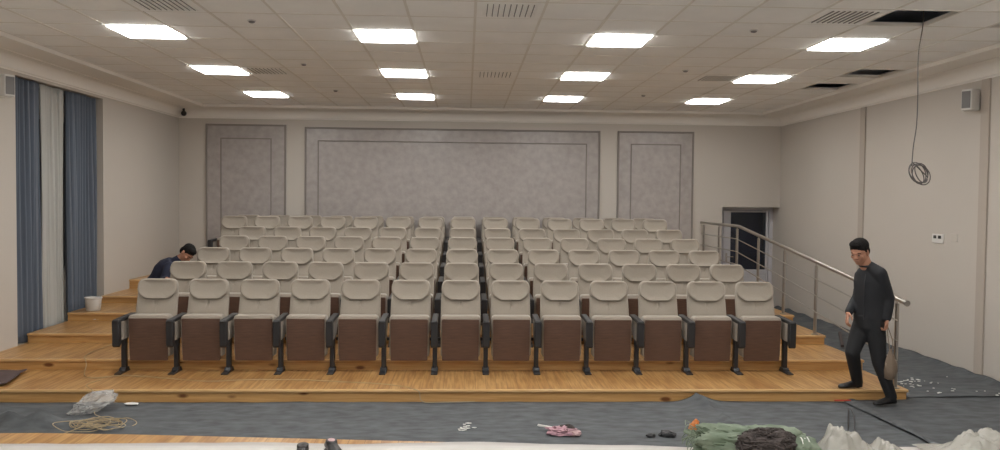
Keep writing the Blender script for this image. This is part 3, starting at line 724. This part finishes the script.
def head(mb,c,f,s,u,sc_=1.):
    Rm=rotm(f,s,u); c=Vector(c); P=lambda r_,fw,up_: c+s*r_*sc_+f*fw*sc_+u*up_*sc_
    k=sc_
    mb.ell(P(0,-.012,.035),(.076*k,.095*k,.085*k),Rm,20,14)       # skull
    mb.ell(P(0,.018,-.02),(.064*k,.072*k,.09*k),Rm,18,12)         # face
    mb.ell(P(0,.045,-.085),(.034*k,.032*k,.026*k),Rm,12,8)        # chin
    mb.ell(P(0,.02,-.07),(.052*k,.052*k,.036*k),Rm,14,8)          # jaw
    mb.ell(P(0,.075,.026),(.048*k,.014*k,.012*k),Rm,12,8)         # brow
    mb.limb([(P(0,.083,.018),.008*k),(P(0,.104,-.018),.0125*k)],8) # nose
    for q in (-1,1):
        mb.ell(P(q*.011,.096,-.022),(.009*k,.009*k,.007*k),Rm,8,6)
        mb.ell(P(q*.076,-.008,-.005),(.009*k,.02*k,.031*k),Rm,10,8) # ears
        mb.ell(P(q*.042,.06,-.018),(.018*k,.02*k,.018*k),Rm,10,8)   # cheeks
    mb.ell(P(0,.086,-.05),(.024*k,.011*k,.0055*k),Rm,10,6); mb.ell(P(0,.084,-.060),(.021*k,.011*k,.006*k),Rm,10,6)
def hair_mb(c,f,s,u,sc_=1.):
    Rm=rotm(f,s,u); c=Vector(c); P=lambda r_,fw,up_: c+s*r_*sc_+f*fw*sc_+u*up_*sc_
    mb=MB(); k=sc_
    mb.ell(P(0,-.020,.056),(.083*k,.097*k,.080*k),Rm,20,14)
    mb.ell(P(0,-.055,.0),(.074*k,.056*k,.075*k),Rm,16,10)
    mb.ell(P(.008,.022,.096),(.064*k,.064*k,.036*k),Rm,16,10)
    for q in (-1,1): mb.limb([(P(q*.070,.012,.055),.012*k),(P(q*.073,.012,.015),.007*k)],8)
    return mb
def person_bits(par,c,f,s,u,inv):
    Rm=rotm(f,s,u); c=Vector(c); P=lambda r_,fw,up_: c+s*r_+f*fw+u*up_
    for q in (-1,1):
        o=MB().ell(P(q*.031,.083,.004),(.011,.006,.006),Rm,10,8).build('eye',M['black'],par); o.matrix_parent_inverse=inv
        o=MB().limb([(P(q*.014,.088,.028),.0045),(P(q*.034,.086,.032),.0045),(P(q*.050,.074,.027),.003)],6).build('eyebrow',M['hair'],par); o.matrix_parent_inverse=inv
    o=MB().ell(P(0,.094,-.055),(.02,.006,.0055),Rm,10,6).build('mouth',M['skin_dark'],par); o.matrix_parent_inverse=inv

# person 1 : man in black stepping down off the lowest tier
c0=Vector((4.15,7.93,0)); p1=empty('person',c0); tag(p1,'man in black jacket and trousers stepping onto the lowest tier, carrying a beige bag','person'); inv=Matrix.Translation(-c0)
f,s,u=frame((-.82,-.57,0)); left=-s   # his left is screen right
hf,hs,hu=frame((-.80,-.62,-.42),(-.12,-.1,1))
HC=(4.000,7.90,1.568)
V=Vector
sR,eR,wR=V((4.118,8.05,1.345)),V((4.085,8.09,1.095)),V((3.925,7.95,.945))
sL,eL,wL=V((4.165,7.80,1.36)),V((4.268,7.82,1.11)),V((4.235,7.78,.905))
hR,kR,aR=V((4.11,7.99,.87)),V((3.955,7.91,.545)),V((4.102,8.085,.205))
hL,kL,aL=V((4.16,7.87,.87)),V((4.195,7.83,.46)),V((4.32,7.81,.11))
mb=MB(); head(mb,HC,hf,hs,hu,1.06)
mb.limb([(V((4.13,7.93,1.35)),.066),(V((4.085,7.925,1.43)),.062),(V((4.040,7.915,1.52)),.060)])
tors=[(V((4.14,7.93,.84)),.12,.085),(V((4.14,7.93,.98)),.12,.085),(V((4.14,7.93,1.14)),.13,.09),(V((4.14,7.93,1.28)),.13,.09),(V((4.135,7.93,1.34)),.10,.07)]
mb.loft([(c_,s*a_,f*b_) for c_,a_,b_ in tors])
mb.limb([(sR,.040),(eR,.034),(wR,.026)]); mb.limb([(sL,.040),(eL,.034),(wL,.026)])
mb.limb([(hR,.075),(kR,.05),(aR,.035)]); mb.limb([(hL,.075),(kL,.05),(aL,.035)])
hand(mb,wR,(-.35,-.35,-.85),(.8,-.2,-.3),(-.2,-1,0),.45)
hand(mb,wL,(-.10,-.12,-1),(-.9,.2,0),(-.3,-1,0),.95)
o=skinned(mb,'body',M['skin'],p1,.0055,2,.5); o.matrix_parent_inverse=inv
person_bits(p1,HC,hf,hs,hu,inv)
o=skinned(hair_mb(HC,hf,hs,hu,1.07),'hair',M['hair'],p1,.007,2); o.matrix_parent_inverse=inv
mb=MB()
J=[(V((4.14,7.93,.865)),.160,.125),(V((4.142,7.93,.90)),.166,.132),(V((4.145,7.93,1.0)),.16,.125),(V((4.145,7.93,1.15)),.170,.130),(V((4.145,7.93,1.27)),.178,.130),(V((4.14,7.93,1.345)),.165,.11),(V((4.125,7.93,1.40)),.10,.08),(V((4.10,7.925,1.435)),.060,.060)]
mb.loft([(c_,s*a_,f*b_) for c_,a_,b_ in J],24)
def wr(p,q,t): return p.lerp(q,t)
mb.limb([(wr(sR,eR,.0),.066),(wr(sR,eR,.6),.056),(eR,.050),(wr(eR,wR,.5),.048),(wr(eR,wR,.94),.042)])
mb.limb([(wr(sL,eL,.0),.070),(wr(sL,eL,.6),.066),(eL,.062),(wr(eL,wL,.5),.055),(wr(eL,wL,.94),.044)])
mb.limb([(V((4.10,7.925,1.43)),.060),(V((4.125,7.99,1.385)),.062),(sR+V((0,0,.0)),.064)]); mb.limb([(V((4.10,7.925,1.43)),.060),(V((4.14,7.865,1.39)),.066),(sL,.070)])
jk=skinned(mb,'jacket',M['jacket'],p1,.011,4); jk.matrix_parent_inverse=inv
fz=lambda z,e: (V((4.143,7.93,z))+f*e)
o=MB().tube([fz(.89,.134),fz(1.0,.129),fz(1.15,.133),fz(1.27,.134),fz(1.35,.108)],.004,6).build('zip',M['zip'],jk)
col=MB(); cc=V((4.092,7.924,1.438))
col.tube([cc+(s*math.cos(a)*.068+f*math.sin(a)*.064)+V((0,0,.012*math.sin(-a))) for a in [2*PI*k/24 for k in range(24)]],.012,8,closed=True)
o=col.build('collar',M['jacket'],jk)
mb=MB(); mb.loft([(V((4.13,7.93,.72)),s*.12,f*.09),(V((4.13,7.93,.80)),s*.155,f*.125),(V((4.13,7.93,.93)),s*.15,f*.125)],20)
mb.limb([(hR,.098),(wr(hR,kR,.5),.09),(kR,.072),(wr(kR,aR,.5),.064),(aR,.056),(wr(kR,aR,1.05),.054)])
mb.limb([(hL,.098),(wr(hL,kL,.5),.088),(kL,.070),(wr(kL,aL,.5),.062),(aL,.054)])
o=skinned(mb,'trousers',M['trousers'],p1,.010,4); o.matrix_parent_inverse=inv
for hl,to,zg in (((4.155,8.10),(3.895,8.065),.137),((4.375,7.83),(4.115,7.765),.034)):
    mb=MB(); shoe_mb(mb,(hl[0],hl[1],0),(to[0],to[1],0),zg,.047,.085); hv=V((hl[0],hl[1],zg)); ff_=(V((to[0],to[1],0))-V((hl[0],hl[1],0))).normalized(); ss=V((-ff_.y,ff_.x,0))
    mb.loft([(hv+ff_*.06+V((0,0,.04)),ss*.04,ff_*.058),(hv+ff_*.055+V((0,0,.115)),ss*.04,ff_*.045)],14)
    o=skinned(mb,'shoe',M['shoe'],p1,.006,3); o.matrix_parent_inverse=inv
# bag held in his left hand
bg=empty('carrier_bag',(4.262,7.74,.30)); tag(bg,'limp beige carrier bag hanging from the left hand of the man in black','bag')
mb=MB(); S_=[(.0,.02,.012),(.015,.050,.03),(.09,.064,.036),(.17,.056,.032),(.23,.036,.02),(.28,.018,.012),(.31,.011,.009)]
rg=[]
for z,a_,b_ in S_:
    rg.append([Vector((a_*math.cos(2*PI*k/20)*(1+.18*math.sin(3*2*PI*k/20+z*20)), b_*math.sin(2*PI*k/20)*(1+.2*math.cos(5*2*PI*k/20+z*9)), z)) for k in range(20)])
mb.rings(rg).build('bag_body',M['tote'],bg,ang=60)
for q in (-1,1): MB().tube(catmull([(q*.008,0,.30),(q*.020,.0,.37),(-.01+q*.014,.02,.46),(-.02,.035,.535)],5),.004,6).build('bag_handle',M['tote'],bg)

# person 2 : bent over at the left end of the third row
c0=Vector((-4.12,10.95,LV[3])); p2=empty('person',c0); tag(p2,'dark haired person in navy top bent over behind the second row at the left','person'); inv=Matrix.Translation(-c0)
HC=V((-3.785,10.93,1.295)); hf,hs,hu=frame((.50,-.35,-.80),(.75,-.1,.6))
hp,ch,nk=V((-4.26,10.98,.83)),V((-4.03,10.97,1.10)),V((-3.90,10.95,1.215))
sR,eR,wR=V((-3.97,10.80,1.12)),V((-3.99,10.66,.95)),V((-3.90,10.50,.99))
sL,eL,wL=V((-3.95,11.12,1.12)),V((-3.93,11.22,.90)),V((-3.87,11.08,.78))
hR,kR,aR=V((-4.24,10.86,.80)),V((-3.93,10.84,.76)),V((-4.16,10.86,.46))
hL,kL,aL=V((-4.24,11.08,.80)),V((-3.94,11.08,.66)),V((-4.16,11.06,.46))
tdir=(nk-hp).normalized(); side=V((0,1,0)); fw=side.cross(tdir)*-1
mb=MB(); head(mb,HC,hf,hs,hu); mb.limb([(ch,.07),(nk,.055),(HC-hu*.06,.052)])
TS=[(hp,.14,.10),(hp.lerp(ch,.35),.13,.095),(hp.lerp(ch,.7)+V((-.02,0,.02)),.15,.10),(ch+V((-.01,0,.015)),.16,.10),(ch.lerp(nk,.6),.12,.075)]
mb.loft([(c_,side*a_,fw*b_) for c_,a_,b_ in TS])
for a,b,c_ in ((sR,eR,wR),(sL,eL,wL)): mb.limb([(a,.045),(b,.036),(c_,.026)])
for a,b,c_ in ((hR,kR,aR),(hL,kL,aL)): mb.limb([(a,.075),(b,.05),(c_,.035)])
hand(mb,wR,(.75,-.4,.1),(0,-.1,-1),(.2,1,0),.6); hand(mb,wL,(.3,-.5,-.6),(.5,0,-.6),(.5,-.5,.5),.6)
o=skinned(mb,'body',M['skin'],p2,.0055,2,.5); o.matrix_parent_inverse=inv
person_bits(p2,HC,hf,hs,hu,inv)
o=skinned(hair_mb(HC,hf,hs,hu,1.02),'hair',M['hair'],p2,.007,2); o.matrix_parent_inverse=inv
mb=MB(); mb.loft([(c_,side*(a_+.035),fw*(b_+.035)) for c_,a_,b_ in TS],24); mb.limb([(ch.lerp(nk,.4),.09),(nk+V((0,0,-.01)),.07)])
for a,b,c_ in ((sR,eR,wR),(sL,eL,wL)): mb.limb([(a,.072),(b,.058),(b.lerp(c_,.9),.042)])
o=skinned(mb,'sweater',M['navy'],p2,.011,4); o.matrix_parent_inverse=inv
mb=MB(); mb.ell(hp+V((0,0,-.03)),(.13,.17,.13))
for a,b,c_ in ((hR,kR,aR),(hL,kL,aL)): mb.limb([(a,.098),(a.lerp(b,.5),.088),(b,.070),(c_,.052)])
o=skinned(mb,'trousers',M['trousers'],p2,.011,4); o.matrix_parent_inverse=inv
for y in (10.86,11.06):
    mb=MB(); shoe_mb(mb,(-4.22,y,0),(-3.95,y-.02,0),LV[3]+.003,.046,.085); mb.loft([(V((-4.165,y,LV[3]+.04)),V((.05,0,0)),V((0,.04,0))),(V((-4.17,y,LV[3]+.12)),V((.045,0,0)),V((0,.04,0)))],14)
    o=skinned(mb,'shoe',M['shoe'],p2,.006,3); o.matrix_parent_inverse=inv

# ------------------------------------------------------------------ camera
yaw,pitch,roll,fpx=.0425841,.0321386,.00989,793.87
cy,sy,cp,sp=math.cos(yaw),math.sin(yaw),math.cos(pitch),math.sin(pitch)
f=Vector((sy*cp,cy*cp,-sp)); r=Vector((cy,-sy,0)); u=r.cross(f)
r2=r*math.cos(roll)+u*math.sin(roll); u2=u*math.cos(roll)-r*math.sin(roll)
cam=bpy.data.cameras.new('camera'); co=bpy.data.objects.new('camera',cam); COL.objects.link(co)
m4=Matrix((r2,u2,-f)).transposed().to_4x4(); m4.translation=Vector((0,0,2.07)); co.matrix_world=m4
cam.sensor_width=36; cam.sensor_fit='HORIZONTAL'; cam.lens=fpx/1000*36; cam.clip_start=.05; cam.clip_end=100
sc.camera=co
# ------------------------------------------------------------------ world + view
w=bpy.data.worlds.new('world'); sc.world=w; w.use_nodes=True
bg_=w.node_tree.nodes['Background']; bg_.inputs[0].default_value=(.05,.06,.09,1); bg_.inputs[1].default_value=.3
sc.view_settings.view_transform='Standard'; sc.view_settings.look='None'; sc.view_settings.gamma=1
sc.view_settings.exposure=-.02; sc.view_settings.use_curve_mapping=False
